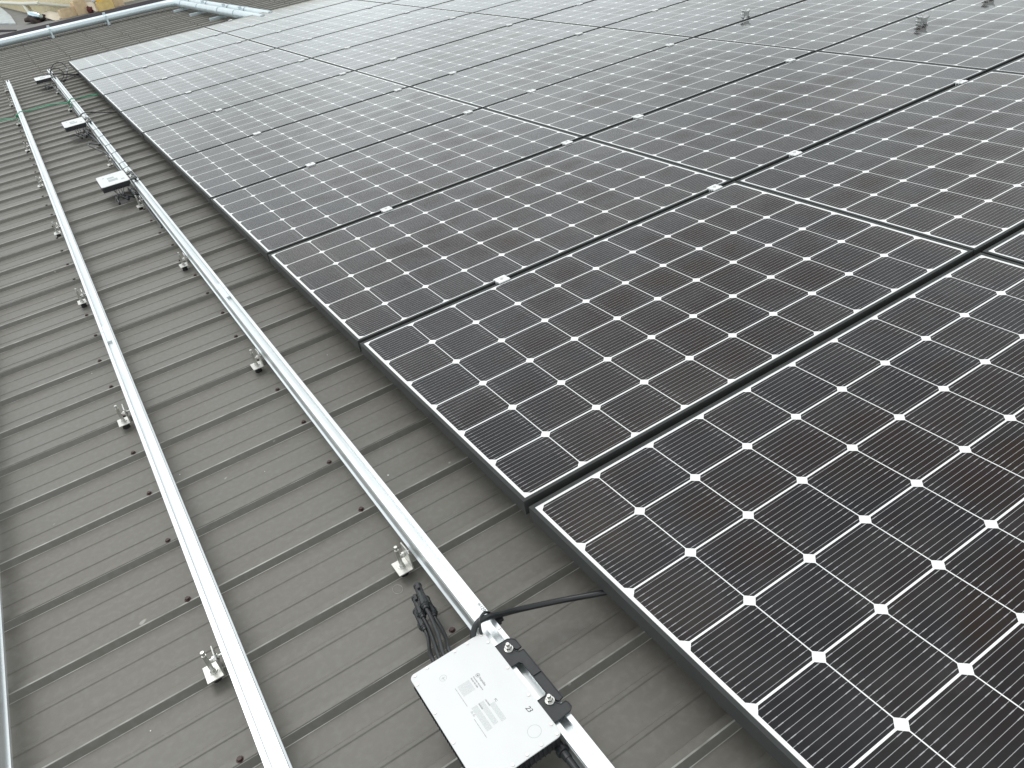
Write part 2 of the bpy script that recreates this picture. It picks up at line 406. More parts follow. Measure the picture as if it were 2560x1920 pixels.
# ------------------------------------------------------------------ L-feet
ZPL = -0.128
def make_foot():
    r_ = empty('mounting_foot', (0, 0, ZPL))
    # horizontal leg + upright leg are one bent bracket
    b = MB(); b.box(-.036, 0, -.025, .025, -.003, 0)
    b.prism([(-.025, -.003), (.025, -.003), (.025, .026), (.020, .052), (-.012, .056), (-.025, .050)], 'x', 0, .003)
    b.build('bracket', M['steel_flat'], r_, bevel=.0006)
    bolt = MB().cyl((-.0175, .002), .0049, .0049, -.02, .053, 14).cyl((-.0175, .002), .0036, .0036, .053, .058, 12).cyl((-.0175, .002), .0045, .0042, .058, .064, 12)
    bolt = bolt.build('hanger_bolt', M['steel'], r_, smooth=True)
    MB().cyl((-.0175, .002), .0108, .0106, .0, .0018, 20).cyl((-.0175, .002), .0080, .0076, .0018, .0085, 6).build('flange_nut', M['steel'], r_, bevel=.0004)
    MB().cyl((-.0175, .004), .0120, .0105, -.028, -.0035, 20).build('rubber_boot', M['rubber'], r_, smooth=True)
    Rx = Matrix.Translation((0, .010, .024)) @ Matrix.Rotation(math.radians(90), 4, 'Y')
    sb = MB().cyl((0, 0), .0030, .0030, -.017, .022, 12, Rx).cyl((0, 0), .0060, .0060, -.0075, -.0005, 6, Rx).cyl((0, 0), .0075, .0075, .0035, .006, 14, Rx)
    sb.build('side_bolt', M['steel'], r_, bevel=.0003)
    return r_
foot0 = make_foot(); used = False
def place_foot(rail, xl, y, s_=0):
    global used
    o = foot0 if not used else copy_tree(foot0); used = True
    o.parent = rail; o.location = (xl - .0155 + s_, y + 1.6, ZPL); return o
for i, y in enumerate(FEET_Y):
    place_foot(railA, xA[0], y, random.uniform(-.002, .002))
    place_foot(railB, xB[0] - .004, y, random.uniform(-.002, .002))

# ------------------------------------------------------------------ solar panels
def make_panel():
    r_ = empty('solar_panel', (0, 0, 0))
    fw = .0095; b = MB()
    t = PT
    # mitred hollow frame: outer wall + top lip + bottom return, four sides
    def side(p0, p1, inward):
        d = Vector(p1) - Vector(p0); d.normalize(); n_ = Vector(inward)
        a0, a1 = Vector(p0), Vector(p1)
        lip0, lip1 = a0 + (n_ + d) * fw, a1 + (n_ - d) * fw
        z = Vector((0, 0, 1))
        b.add([a0, a1, lip1, lip0, a0 - z * t, a1 - z * t, lip0 - z * .0045, lip1 - z * .0045], [(0, 1, 2, 3), (0, 4, 5, 1), (3, 2, 7, 6)])
        r0, r1 = a0 + (n_ + d) * .026 - z * t, a1 + (n_ - d) * .026 - z * t
        w0, w1 = a0 + (n_ + d) * .0018, a1 + (n_ - d) * .0018
        b.add([a0 - z * t, a1 - z * t, r1, r0, r0 + z * .0015, r1 + z * .0015, w0 - z * (t - .0015), w1 - z * (t - .0015), w0 - z * .006, w1 - z * .006],
              [(0, 3, 2, 1), (3, 4, 5, 2), (4, 6, 7, 5), (6, 8, 9, 7)])
    side((0, 0, 0), (PW, 0, 0), (0, 1, 0)); side((PW, 0, 0), (PW, PH, 0), (-1, 0, 0))
    side((PW, PH, 0), (0, PH, 0), (0, -1, 0)); side((0, PH, 0), (0, 0, 0), (1, 0, 0))
    b.build('frame', M['black_frame'], r_)
    MB().box(.004, PW - .004, .004, PH - .004, -.0058, -.0016).build('glass_laminate', M['glass'], r_)
    MB().box(.74, .91, PH - .14, PH - .06, -.024, -.006).build('junction_box', M['black_plastic'], r_)
    return r_
pan0 = make_panel(); first = True
colname = ['left column', 'middle column', 'right column']
for c in range(3):
    for rr in range(0, 11):
        o = pan0 if first else copy_tree(pan0); first = False
        dx = random.uniform(-.0015, .0015); dy = random.uniform(-.0015, .0015)
        if rr == 0 and c == 1: dx = .004
        o.location = (c * PU + (.0005 if c else 0) + dx, (rr - 1) * PV + .010 + dy, random.uniform(-.0006, .0006))
        row = 'nearest row' if rr == 0 else '%s row back' % ORD[rr]
        extra = ' at the far edge' if rr == 10 else ''
        tag(o, 'black framed solar panel, %s%s, %s' % (row, extra, colname[c]), 'solar panel', 'solar panels laid in rows on the roof')

# ------------------------------------------------------------------ module clamps in the gaps
def make_clamp():
    r_ = empty('panel_clamp', (0, 0, 0))
    b = MB()
    # stepped top plate with legs that go down into the gap (profile in y,z, extruded along x)
    pr = [(-.0210, .0012), (-.0210, .0050), (-.0085, .0064), (-.0068, .0044), (.0068, .0044), (.0085, .0064), (.0210, .0050), (.0210, .0012),
          (.0088, .0010), (.0082, -.026), (.0062, -.026), (.0060, .0000), (-.0060, .0000), (-.0062, -.026), (-.0082, -.026), (-.0088, .0010)]
    b.prism(pr, 'x', -.0225, .0225); b.build('clamp_body', M['alu_clamp'], r_)
    MB().cyl((0, 0), .0060, .0058, .0044, .0095, 12).cyl((0, 0), .0028, .0028, .0096, .0098, 6).build('bolt', M['steel'], r_)
    return r_
cl0 = make_clamp(); first = True
XCL = [.558, 1.556, 1.998, 3.098, 3.840, 4.600]
XN = ['left side of left column', 'right side of left column', 'left side of middle column', 'right side of middle column', 'left side of right column', 'right side of right column']
for gi in range(1, 10):
    for xi, x in enumerate(XCL):
        if xi >= 4 and (gi < 4 or gi > 7): continue
        if xi == 5: continue
        if xi == 3 and gi > 8: continue
        o = cl0 if first else copy_tree(cl0); first = False
        o.location = (x + random.uniform(-.006, .006), gi * PV, .0006)
        o.rotation_euler = (0, 0, random.uniform(-.02, .02))
        tag(o, 'silver clamp in %s clamped gap back, %s' % ('the nearest' if gi == 1 else ORD[gi - 1], XN[xi]), 'clamp', 'silver clamps between the panels')
for xi in (2,):
    o = copy_tree(cl0); o.location = (XCL[xi] + .0, 10 * PV + .004, .0006)
    tag(o, 'small silver end clamp at the far panel edge, near the pipes', 'clamp', 'silver clamps between the panels')

# loose extruded clamp pieces standing on the glass
def loose_clamp(loc, rz, label):
    r_ = empty('loose_clamp', loc, rz)
    h = .048
    prof_ = [(-.026, 0), (-.012, 0), (-.012, .012), (.012, .012), (.012, 0), (.026, 0), (.026, .006), (.018, .006), (.018, .030), (.030, .042), (.028, h), (.012, .040), (-.008, .040),
             (-.022, h), (-.032, h), (-.032, h - .006), (-.018, .034), (-.018, .024), (-.032, .024), (-.032, .018), (-.018, .018), (-.018, .006), (-.026, .006)]
    MB().prism(prof_, 'y', -.024, .024).build('clamp_body', M['alu_cut'], r_, bevel=.0004)
    Rm = Matrix.Translation((0, 0, .026))
    MB().cyl((0, 0), .0035, .0035, -.010, .030, 10, Rm).cyl((0, 0), .0065, .0065, .010, .016, 6, Rm).build('bolt', M['steel'], r_)
    tag(r_, label, 'clamp', 'loose silver clamp pieces left on the panels')
loose_clamp((3.975, 1.835, .0006), math.radians(-30), 'loose silver clamp piece standing alone on glass, the nearest of three')
loose_clamp((3.855, 3.100, .0006), math.radians(-32), 'loose silver clamp piece standing beside a panel gap, the leftmost of three')
loose_clamp((4.640, 1.850, .0006), math.radians(-30), 'loose silver clamp piece cut by the top picture edge, at the right')

# ------------------------------------------------------------------ inverters
def text_obj(txt, size, loc, mat, parent, name, rz=-math.pi / 2, ext=.0001, shear=0, space=1.0):
    c = bpy.data.curves.new(name, 'FONT'); c.body = txt; c.size = size; c.extrude = ext; c.shear = shear; c.space_character = space
    c.resolution_u = 3
    tmp = bpy.data.objects.new(name + '_src', c); COL.objects.link(tmp)
    dg = bpy.context.evaluated_depsgraph_get(); me = bpy.data.meshes.new_from_object(tmp.evaluated_get(dg))
    bpy.data.objects.remove(tmp); me.name = name
    me.materials.clear(); me.materials.append(mat)
    o = bpy.data.objects.new(name, me); COL.objects.link(o); o.location = loc; o.rotation_euler = (0, 0, rz); o.parent = parent
    return o

IX0, IX1, IY0, IY1 = -.170, .004, -.276, 0.0     # cover plate relative to the far right corner on the rail (-.248, -.221)
def make_inverter(detail):
    """origin: far right corner of the white cover, on the rail's top level"""
    r_ = empty('inverter_box', (0, 0, ZR))
    zt = .0135
    # white cover with a stepped notch at its right side, screws round the rim
    outline = rrect(IX0, -.004, IY0, 0, .011)
    MB().prism(outline, 'z', zt - .0025, zt).build('cover_plate', M['white_plate'], r_, bevel=.0005)
    b = MB().prism(rrect(IX0 + .002, -.006, IY0 + .002, -.002, .011), 'z', zt - .024, zt - .0026)
    b.build('housing', M['casting'], r_)
    fb = MB(); nf = 34
    for i in range(nf):                          # cooling fins, deeper below the housing
        y = IY0 + .008 + i * (-IY0 - .016) / (nf - 1)
        fb.box(IX0 + .0005, -.016, y - .0011, y + .0011, zt - .036, zt - .0240)
    fb.box(IX0 + .012, -.030, IY0 + .004, -.004, zt - .032, zt - .0241)
    for i in range(16):
        x = IX0 + .012 + i * .0094; fb.box(x - .001, x + .001, IY0 - .0012, IY0 + .002, zt - .026, zt - .004)
    fb.build('cooling_fins', M['casting'], r_)
    if detail:
        s = [(-.160, -.006), (-.133, -.005), (-.073, -.006), (-.044, -.006), (-.012, -.006), (-.010, -.030), (-.010, -.103), (-.010, -.176), (-.010, -.249), (-.012, -.270),
             (-.045, -.270), (-.074, -.270), (-.103, -.270), (-.132, -.270), (-.160, -.270), (-.165, -.026), (-.165, -.100), (-.165, -.172), (-.165, -.240)]
    else: s = [(-.160, -.005), (-.125, -.005), (-.09, -.005), (-.045, -.005), (-.012, -.005), (-.160, -.271), (-.085, -.271), (-.012, -.271)]
    sm = MB().cyl((0, 0), .0030, .0028, 0, .0016, 10).cyl((0, 0), .0012, .0012, .00161, .0018, 6)
    s0_ = None
    for x, y in s:
        if s0_ is None:
            s0_ = sm.build('cover_screw', M['steel'], r_); o = s0_
        else:
            o = s0_.copy(); COL.objects.link(o); o.parent = r_
        o.location = (x, y, zt)
    if not detail:
        pb = MB()
        for a0, a1, c0, c1 in ((-.115, -.075, -.085, -.125), (-.115, -.060, -.140, -.195), (-.140, -.128, -.060, -.075), (-.045, -.025, -.190, -.215)): pb.box(a0, a1, c1, c0, zt + .00005, zt + .0001)
        pb.build('printed_label', M['ink_light'], r_)
    # black mounting bracket hooked under two bolts on the rail
    zb0, zb1 = .0010, .0046
    br = MB()
    ol = [(-.004, -.040), (.026, -.040), (.034, -.045), (.0385, -.052), (.0385, -.0725), (.030, -.0725), (.0275, -.0690), (.0240, -.0625), (.0235, -.0715), (.0285, -.0790), (.0390, -.0805),
          (.0390, -.2120), (.0310, -.2140), (.0275, -.2100), (.0240, -.2040), (.0235, -.2135), (.0285, -.2215), (.0390, -.2215), (.0410, -.226), (.0410, -.236), (.036, -.2415), (.010, -.2440),
          (-.004, -.2440), (-.004, -.1900), (.0160, -.1900), (.0205, -.1850), (.0205, -.1060), (.0160, -.0990), (-.004, -.0990)]
    br.prism(ol, 'z', zb0, zb1)
    br.tube([(x_, y_, zb1) for x_, y_ in ol], .0013, 6, closed=True)
    br.box(.0215, .0380, -.1430, -.1400, zb1 + .0002, zb1 + .0024)
    br.build('bracket', M['black_plastic'], r_, bevel=.0004)
    for y in (-.062, -.204):
        b1_ = MB().cyl((.0165, y), .0094, .0091, zb1 + .0002, zb1 + .0022, 20).cyl((.0165, y), .0072, .0068, zb1 + .0022, zb1 + .0095, 6).cyl((.0165, y), .0040, .0036, zb1 + .0095, zb1 + .0165, 14)
        b1_.build('bolt', M['steel'], r_, bevel=.0005)
    return r_, zt
inv_near, zt = make_inverter(True)
IOX, IOY = -.2475, -.2205
inv_near.location = (IOX, IOY, ZR)
tag(inv_near, 'large white inverter box in the foreground, marked 23, bolted to the middle rail', 'inverter', 'white inverter boxes along the middle rail')
# print on the cover plate (its own coordinates: x across, reading direction is -y)
zp = zt + .0001
def L_(x, y): return (x - IOX, y - IOY)
ring = MB(); 
def flat_ring(mbx, cx, cy, ro, ri, n=28):
    vs = []; 
    for k in range(n):
        a = 2 * math.pi * k / n
        vs += [(cx + ro * math.cos(a), cy + ro * math.sin(a), zp), (cx + ri * math.cos(a), cy + ri * math.sin(a), zp)]
    mbx.add(vs, [(2 * k, 2 * ((k + 1) % n), 2 * ((k + 1) % n) + 1, 2 * k + 1) for k in range(n)])
cx, cy = L_(-.3105, -.3015)
flat_ring(ring, cx, cy, .0042, .0034)
ring.add([(cx - .0014, cy + .0016, zp), (cx + .0016, cy + .0012, zp), (cx + .0012, cy - .0016, zp), (cx - .0016, cy - .0012, zp)], [(0, 1, 2, 3)])
ring.build('logo', M['ink'], inv_near)
text_obj('hoymiles', .0062, (*L_(-.3118, -.3075), zp), M['ink'], inv_near, 'brand_print')
text_obj('Photovoltaic Microinverter', .0033, (*L_(-.3195, -.2985), zp), M['ink'], inv_near, 'heading_print')
text_obj('Model: MI-1200', .0040, (*L_(-.3250, -.2985), zp), M['ink'], inv_near, 'model_print')
text_obj('FC', .0060, (*L_(-.3120, -.3640), zp), M['ink'], inv_near, 'approval_mark')
text_obj('CAUTION', .0036, (*L_(-.3260, -.3540), zp), M['ink'], inv_near, 'caution_print')
text_obj('DANGER', .0036, (*L_(-.3400, -.3540), zp), M['ink'], inv_near, 'danger_print')
def print_lines(x0, x1, y0, y1, n_, name, seed, mat=None):
    rnd = random.Random(seed); b = MB()
    for i in range(n_):
        x = x0 + (x1 - x0) * (i + .5) / n_; y = y0
        while y > y1:
            l_ = rnd.uniform(.003, .010); e = max(y - l_, y1)
            X, Y = L_(x, y); X2, Y2 = L_(x, e)
            b.add([(X - .0003, Y, zp), (X + .0003, Y, zp), (X + .0003, Y2, zp), (X - .0003, Y2, zp)], [(0, 1, 2, 3)])
            y = e - .0008
    b.build(name, mat or M['ink_light'], inv_near)
print_lines(-.3540, -.3290, -.299, -.325, 14, 'data_table_print', 1)
print_lines(-.3600, -.3570, -.299, -.346, 1, 'footnote_print', 2, M['ink'])
print_lines(-.3545, -.3430, -.354, -.411, 7, 'warning_print', 3)
print_lines(-.3390, -.3290, -.354, -.408, 6, 'warning_print', 4)
print_lines(-.3240, -.3140, -.368, -.411, 6, 'warning_print', 5)
print_lines(-.3625, -.3595, -.376, -.421, 1, 'footnote_print', 6, M['ink'])
tri = MB()
for yy in (-.3620, -.3690):
    for s1, s2 in ((.0030, .0021),):
        cx, cy = L_(-.3575, yy); a = [(cx + s1 * math.cos(t), cy + s1 * math.sin(t), zp) for t in (0, 2.094, 4.189)]; bb = [(cx + s2 * math.cos(t), cy + s2 * math.sin(t), zp) for t in (0, 2.094, 4.189)]
        tri.add(a + bb, [(0, 1, 4, 3), (1, 2, 5, 4), (2, 0, 3, 5)])
tri.build('warning_symbols', M['ink'], inv_near)
emb = MB(); cx, cy = L_(-.288, -.4620); flat_ring(emb, cx, cy, .0125, .0119); emb.build('embossed_ring', M['ink_light'], inv_near)
emb = MB(); cx, cy = L_(-.366, -.2650); flat_ring(emb, cx, cy, .0070, .0064); 
emb.box(cx - .004, cx + .004, cy - .0004, cy + .0004, zp, zp + .0001); emb.box(cx - .0005, cx + .0005, cy - .005, cy + .002, zp, zp + .0001); emb.build('earth_symbol', M['ink_light'], inv_near)
text_obj('23', .0135, (*L_(-.2770, -.4140), zp), M['marker'], inv_near, 'handwritten_number', shear=.25, space=.9, rz=-math.pi / 2 + .08)
text_obj('m120', .0105, (-.2232, -.1420 + 1.6, ZR + .0002), M['marker'], railA, 'handwritten_mark', shear=.1, space=1.15)
MB().box(-.2232, -.2150, -.2275 + 1.6, -.2268 + 1.6, ZR, ZR + .0002).build('pen_mark', M['marker'], railA)

inv_far, _ = make_inverter(False)
labs = [(4.295, 0, 'second white inverter box up the middle rail, with dangling connectors'), (6.475, .0, 'third white inverter box, just before the green cord crossing'), (9.640, 0, 'farthest small white inverter box at the far end of the middle rail')]
first = True
for y, dx, lab in labs:
    o = inv_far if first else copy_tree(inv_far); first = False
    o.location = (IOX - .010 + dx, y, ZR); o.rotation_euler = (0, 0, 0)
    tag(o, lab, 'inverter', 'white inverter boxes along the middle rail')

# ------------------------------------------------------------------ cables and connectors
def cable(name, pts, rad, label, group=None, mat='cable', n_=8, seg=10, cat='cable'):
    o = MB().tube(smooth_path(pts, n_), rad, seg).build(name, M[mat], None, smooth=True)
    if label: tag(o, label, cat, group)
    return o
# trunk cable from the near panel to the near inverter
cable('power_cable', [(.10, -.30, -.072), (.008, -.262, -.072), (-.065, -.212, -.086), (-.146, -.186, -.074), (-.196, -.192, -.046), (-.232, -.203, -.018), (-.252, -.207, -.012), (-.268, -.213, -.022), (-.276, -.222, -.040), (-.278, -.240, -.052)],
      .0063, 'thick black cable running from under the panel to the near inverter', 'black cables to the inverters')
# tie wrap holding it on the rail
def tie(x0, x1, y, lean, label, rad=.0016, z0=ZR - .056, z1=ZR + .0012, group='black cable ties round the middle rail'):
    pts = [(x0 - .002, y, z0), (x0 - .003, y + lean * .2, (z0 + z1) / 2), (x0 - .002, y + lean * .5, z1), (x1 + .002, y + lean, z1), (x1 + .003, y + lean, (z0 + z1) / 2), (x1 + .002, y, z0)]
    b = MB().tube(pts, rad, 6, closed=True); b.box(x1 - .002, x1 + .006, y + lean - .003, y + lean + .003, z1 - .004, z1 + .003)
    o = b.build('cable_tie', M['cable']); tag(o, label, 'cable tie', group); return o
b = MB()
b.tube(smooth_path([(-.262, -.238, -.050), (-.256, -.220, -.018), (-.248, -.208, -.008), (-.234, -.197, -.010), (-.222, -.190, -.022), (-.214, -.188, -.040), (-.213, -.194, -.060)], 6), .0030, 8)
b.box(-.216, -.203, -.203, -.188, -.060, -.046); b.box(-.205, -.196, -.200, -.192, -.058, -.050)
tag(b.build('cable_tie', M['cable'], smooth=False), 'black clip strap wrapped over the rail beside the handwritten mark', 'cable tie', 'black cable ties round the middle rail')
for i, (y, ln) in enumerate([(3.95, .05), (4.35, .06), (4.52, .05), (4.86, .06), (5.16, .05), (5.50, .07), (5.84, .04), (7.42, .02)]):
    tie(xA[0], xA[1], y, ln, ['thin black tie round the middle rail just before the second white box', 'thin black tie round the rail just behind the second white box', 'thin black tie round the rail, the second one behind the second white box',
        'thin black tie round the rail, the third one behind the second white box', 'thin black tie round the rail near the black cable loop', 'thin black tie round the rail just beyond the black cable loop', 'thin black tie round the rail just before the third white box',
        'thin tie round the middle rail behind the third white box, before the green cord'][i])
# connector bundle with leads at the near inverter
def connector(p0, p1, label, group, parent_lead=None, r_=.0078):
    root = empty('cable_connector', p0); tag(root, label, 'connector', group)
    a, b_ = Vector(p0), Vector(p1); d = b_ - a; Ln = d.length
    q = d.to_track_quat('Z', 'Y').to_matrix().to_4x4()
    # body along +z from lead end
    def seg_(z0, z1, ra, rb_, n_=14): return ((0, 0), ra, rb_, z0 * Ln, z1 * Ln, n_)
    body = MB()
    for s_ in (seg_(0, .08, r_ * .62, r_ * .72), seg_(.08, .14, r_ * .8, r_ * .95), seg_(.14, .42, r_ * 1.08, r_ * 1.0, 10), seg_(.42, .47, r_ * .85, r_ * .85), seg_(.47, .92, r_ * .84, r_ * .80), seg_(.92, 1.0, r_ * .9, r_ * .86)): body.cyl(*s_, M_=q)
    body.build('connector_body', M['black_plastic'], root, bevel=.0004)
    nut = MB()
    for k in range(8):
        a_ = math.radians(45 * k); nut.box(-.0012, .0012, r_ * .90, r_ * 1.16, Ln * .17, Ln * .39, q @ Matrix.Rotation(a_, 4, 'Z'))
    nut.build('gland_nut', M['black_plastic'], root)
    MB().box(-.0030, .0030, r_ * .7, r_ * 1.35, Ln * .70, Ln * .95, q).box(-.0030, .0030, -r_ * 1.35, -r_ * .7, Ln * .70, Ln * .95, q).build('latch', M['black_plastic'], root)
    return root
GC = 'black plug connectors at the near inverter'
connector((-.3040, -.0420, -.0860), (-.2900, .0330, -.0860), 'topmost black plug connector of the bundle by the near inverter', GC, r_=.0105)
connector((-.3170, -.0460, -.1020), (-.3060, .0210, -.1040), 'black plug connector lying left behind the topmost one', GC, r_=.0100)
connector((-.3270, -.0720, -.1100), (-.3190, -.0060, -.1140), 'lowest left black plug connector of the bundle', GC, r_=.0100)
connector((-.2960, -.0560, -.1060), (-.2870, .0080, -.1110), 'black plug connector at the right of the bundle', GC, r_=.0100)
GL = 'black leads from the near inverter to the plug connectors'
cable('lead', [(-.3360, -.212, -.052), (-.3340, -.190, -.052), (-.3170, -.125, -.076), (-.3070, -.070, -.084), (-.3040, -.038, -.086)], .0042, 'black lead ending in the topmost plug connector', GL)
cable('lead', [(-.3470, -.214, -.052), (-.3450, -.192, -.052), (-.3310, -.130, -.080), (-.3210, -.080, -.098), (-.3170, -.042, -.102)], .0042, 'black lead ending in the left rear plug connector', GL)
cable('lead', [(-.3600, -.214, -.052), (-.3580, -.192, -.054), (-.3470, -.140, -.090), (-.3320, -.095, -.108), (-.3270, -.068, -.110)], .0042, 'leftmost black lead, ending in the lowest plug connector', GL)
cable('lead', [(-.3230, -.212, -.052), (-.3210, -.190, -.054), (-.3070, -.140, -.086), (-.2990, -.095, -.104), (-.2960, -.052, -.106)], .0042, 'rightmost black lead, ending in the right plug connector', GL)
# trunk connector leaving the near inverter toward the camera
root = empty('cable_connector', (-.262, -.493, -.060)); tag(root, 'black cable gland at the bottom edge of the near inverter beside the rail', 'connector', GC)
Ry = Matrix.Rotation(math.radians(90), 4, 'X')
MB().cyl((0, 0), .0095, .0095, -.012, .006, 14, Ry).cyl((0, 0), .0120, .0120, .006, .014, 14, Ry).cyl((0, 0), .0085, .0080, .014, .028, 14, Ry).build('gland', M['black_plastic'], root, bevel=.0005)
cable('power_cable', [(-.262, -.518, -.060), (-.262, -.56, -.062), (-.264, -.66, -.072), (-.270, -.85, -.090), (-.272, -1.1, -.10)], .0070, 'thick black cable leaving the near inverter at the bottom picture edge', 'black cables to the inverters')
b = MB().cyl((0, 0), .009, .009, -.010, .008, 12, Ry); o = b.build('cable_connector', M['black_plastic'], None, bevel=.0005, loc=(-.332, -.500, -.056)); tag(o, 'short black stub plug under the bottom edge of the near inverter', 'connector', GC)

# tangle of leads and plugs at the second and third inverter
def bundle(cy, spots, names):
    for i, (x, y, z, dx_, dy_, dz_) in enumerate(spots):
        c = connector((x, y, z), (x + dx_, y + dy_, z + dz_), names[i], 'black plugs hanging at the far inverters', r_=.0085)
        cable('lead', [(-.36 + i * .014, cy + .006, -.052), (-.36 + i * .014, cy - .03, -.060), ((x - .36 + i * .014) / 2, cy - .07, -.085), (x, y, z)], .0030, names[i].replace('plug connector', 'lead to the plug connector'), 'black leads at the far inverters', n_=5, seg=7)
bundle(4.019, [(-.376, 3.965, -.085, .0, -.060, -.030), (-.348, 3.955, -.090, .03, -.055, -.012), (-.330, 3.960, -.095, .055, -.03, -.010), (-.382, 4.360, -.085, .012, .05, .006)],
       ['black plug connector hanging left below the second white box', 'black plug connector hanging in the middle below the second white box', 'pale edged plug connector lying right below the second white box', 'black plug connector behind the left rear of the second white box'])
bundle(6.199, [(-.372, 6.120, -.080, .03, -.060, -.030), (-.338, 6.110, -.085, .03, -.07, -.02), (-.315, 6.080, -.090, .04, -.08, -.020)],
       ['black plug connector hanging left below the third white box', 'black plug connector hanging in the middle below the third white box', 'black plug connector lying by the rail below the third white box'])
bundle(9.364, [(-.372, 9.300, -.080, .03, -.070, -.040), (-.345, 9.290, -.080, .03, -.07, -.03)], ['black plug connector left under the farthest white box', 'black plug connector right under the farthest white box'])
connector((-.285, 4.000, -.066), (-.272, 3.880, -.092), 'big grey black trunk plug beside the rail at the second white box', 'trunk plugs beside the rail', r_=.015)
connector((-.296, 6.180, -.066), (-.283, 6.020, -.092), 'big grey black trunk plug beside the rail at the third white box', 'trunk plugs beside the rail', r_=.015)
cable('power_cable', [(-.300, 9.30, -.07), (-.285, 8.95, -.10), (-.262, 8.2, -.098), (-.262, 7.2, -.10), (-.270, 6.70, -.06), (-.285, 6.47, -.055)], .006, 'black trunk cable along the left side of the middle rail, far part', 'trunk cable along the rail')
cable('power_cable', [(-.283, 6.02, -.092), (-.266, 5.80, -.10), (-.262, 5.60, -.10), (-.270, 5.52, -.085), (-.325, 5.60, -.075), (-.335, 5.55, -.080), (-.285, 5.36, -.10), (-.263, 5.2, -.10), (-.262, 4.7, -.10), (-.272, 4.38, -.07), (-.285, 4.29, -.055)],
      .006, 'black trunk cable looping out beside the middle rail between two white boxes', 'trunk cable along the rail')
cable('power_cable', [(-.272, 3.88, -.092), (-.266, 3.80, -.10), (-.262, 3.5, -.104), (-.262, 3.2, -.110)], .0045, 'black trunk cable end below the second white box', 'trunk cable along the rail')
# cable from third inverter to the array edge
cable('power_cable', [(.12, 6.55, -.085), (.017, 6.60, -.080), (-.10, 6.72, -.074), (-.164, 6.75, -.055), (-.225, 6.62, -.026), (-.252, 6.568, -.022), (-.278, 6.51, -.030), (-.285, 6.47, -.050)], .0050,
      'thin black cable from the array edge over the rail to the third white box', 'black cables to the inverters')
# coil at the far corner
coil = [(-.245, 9.72, -.050), (-.240, 9.74, -.02), (-.225, 9.75, .000), (-.194, 9.76, .030), (-.153, 9.77, .050), (-.111, 9.77, .051), (-.076, 9.76, .029), (-.062, 9.75, -.008), (-.069, 9.73, -.050), (-.093, 9.70, -.092), (-.126, 9.66, -.125)]
cable('cable_loop', coil, .0045, 'large black cable loop standing at the far corner of the panels', 'black cable loops at the far corner')
coil2 = [(-.235, 9.70, -.045), (-.230, 9.71, -.012), (-.205, 9.72, .008), (-.163, 9.73, .005), (-.132, 9.73, -.018), (-.117, 9.72, -.055), (-.124, 9.70, -.086), (-.153, 9.66, -.107), (-.190, 9.62, -.125), (-.211, 9.60, -.135)]
cable('cable_loop', coil2, .0045, 'smaller black cable loop inside the large one at the far corner', 'black cable loops at the far corner')
cable('power_cable', [(-.40, 9.62, -.04), (-.30, 9.62, -.026), (-.261, 9.60, -.022), (-.217, 9.6, -.031), (-.160, 9.6, -.044), (-.093, 9.6, -.068), (-.023, 9.6, -.089), (.06, 9.6, -.10)], .0070, 'thick black cable from the farthest white box to the panel edge', 'black cables to the inverters')
cable('power_cable', [(-.22, 9.58, -.09), (-.17, 9.50, -.10), (-.11, 9.46, -.10), (-.04, 9.48, -.095), (.05, 9.5, -.09)], .0040, 'thin black cable lying below the thick one at the far corner', 'black cables to the inverters')
b = MB(); b.box(-.010, .010, -.006, .006, -.004, .018); o = b.build('cable_label', M['white_plate'], None, bevel=.001, loc=(-.066, 9.72, -.045)); tag(o, 'small white tag on the large black cable loop', 'tag')
connector((-.126, 9.66, -.120), (-.160, 9.64, -.142), 'black plug at the end of the large cable loop', 'plugs of the far cable loops', r_=.010)
connector((-.208, 9.602, -.120), (-.222, 9.59, -.142), 'black plug at the end of the smaller cable loop', 'plugs of the far cable loops', r_=.010)
connector((-.40, 9.70, -.085), (-.36, 9.74, -.070), 'dark plug cluster left behind the farthest white box', 'plugs of the far cable loops', r_=.016)

# green cord across both rails
for i, dz in enumerate((0, .006)):
    pts = [(-2.2, 7.90 + i * .04, -.128 + dz), (-1.5, 7.96 + i * .03, -.122 + dz), (-.892, 7.97 + i * .05, -.118 + dz), (-.760, 7.72, -.100 + dz), (-.718, 7.60, -.048), (-.690, 7.62, -.034 + dz * .3), (-.665, 7.68, -.042), (-.620, 7.90, -.085 + dz), (-.512, 8.05 + i * .05, -.108 + dz),
           (-.40, 7.98, -.098 + dz), (-.300, 7.66, -.070 + dz), (-.262, 7.58, -.046), (-.232, 7.59, -.034 + dz * .3), (-.204, 7.62, -.046), (-.147, 7.85, -.090 + dz), (-.06, 7.86 + i * .05, -.096 + dz), (.013, 7.80, -.090 + dz), (.15, 7.8, -.095)]
    cable('green_cord', pts, .0034, ['green cord strand lying over both bare rails, the lower one', 'green cord strand lying over both bare rails, the upper one'][i], 'green cord strands across the rails', 'greenrope', 6, 8, cat='cord')
for (x, lab) in ((-.715, 'green cord knot at the left bare rail'), (-.258, 'green cord knot at the middle rail beside the bracket')):
    b = MB().tube(smooth_path([(x - .012, 7.60, -.070), (x + .006, 7.62, -.050), (x - .004, 7.57, -.044), (x - .016, 7.62, -.060), (x + .004, 7.60, -.085), (x - .010, 7.57, -.100)], 6), .0050, 8)
    tag(b.build('cord_knot', M['greenrope'], smooth=True), lab, 'cord', 'green cord knots')

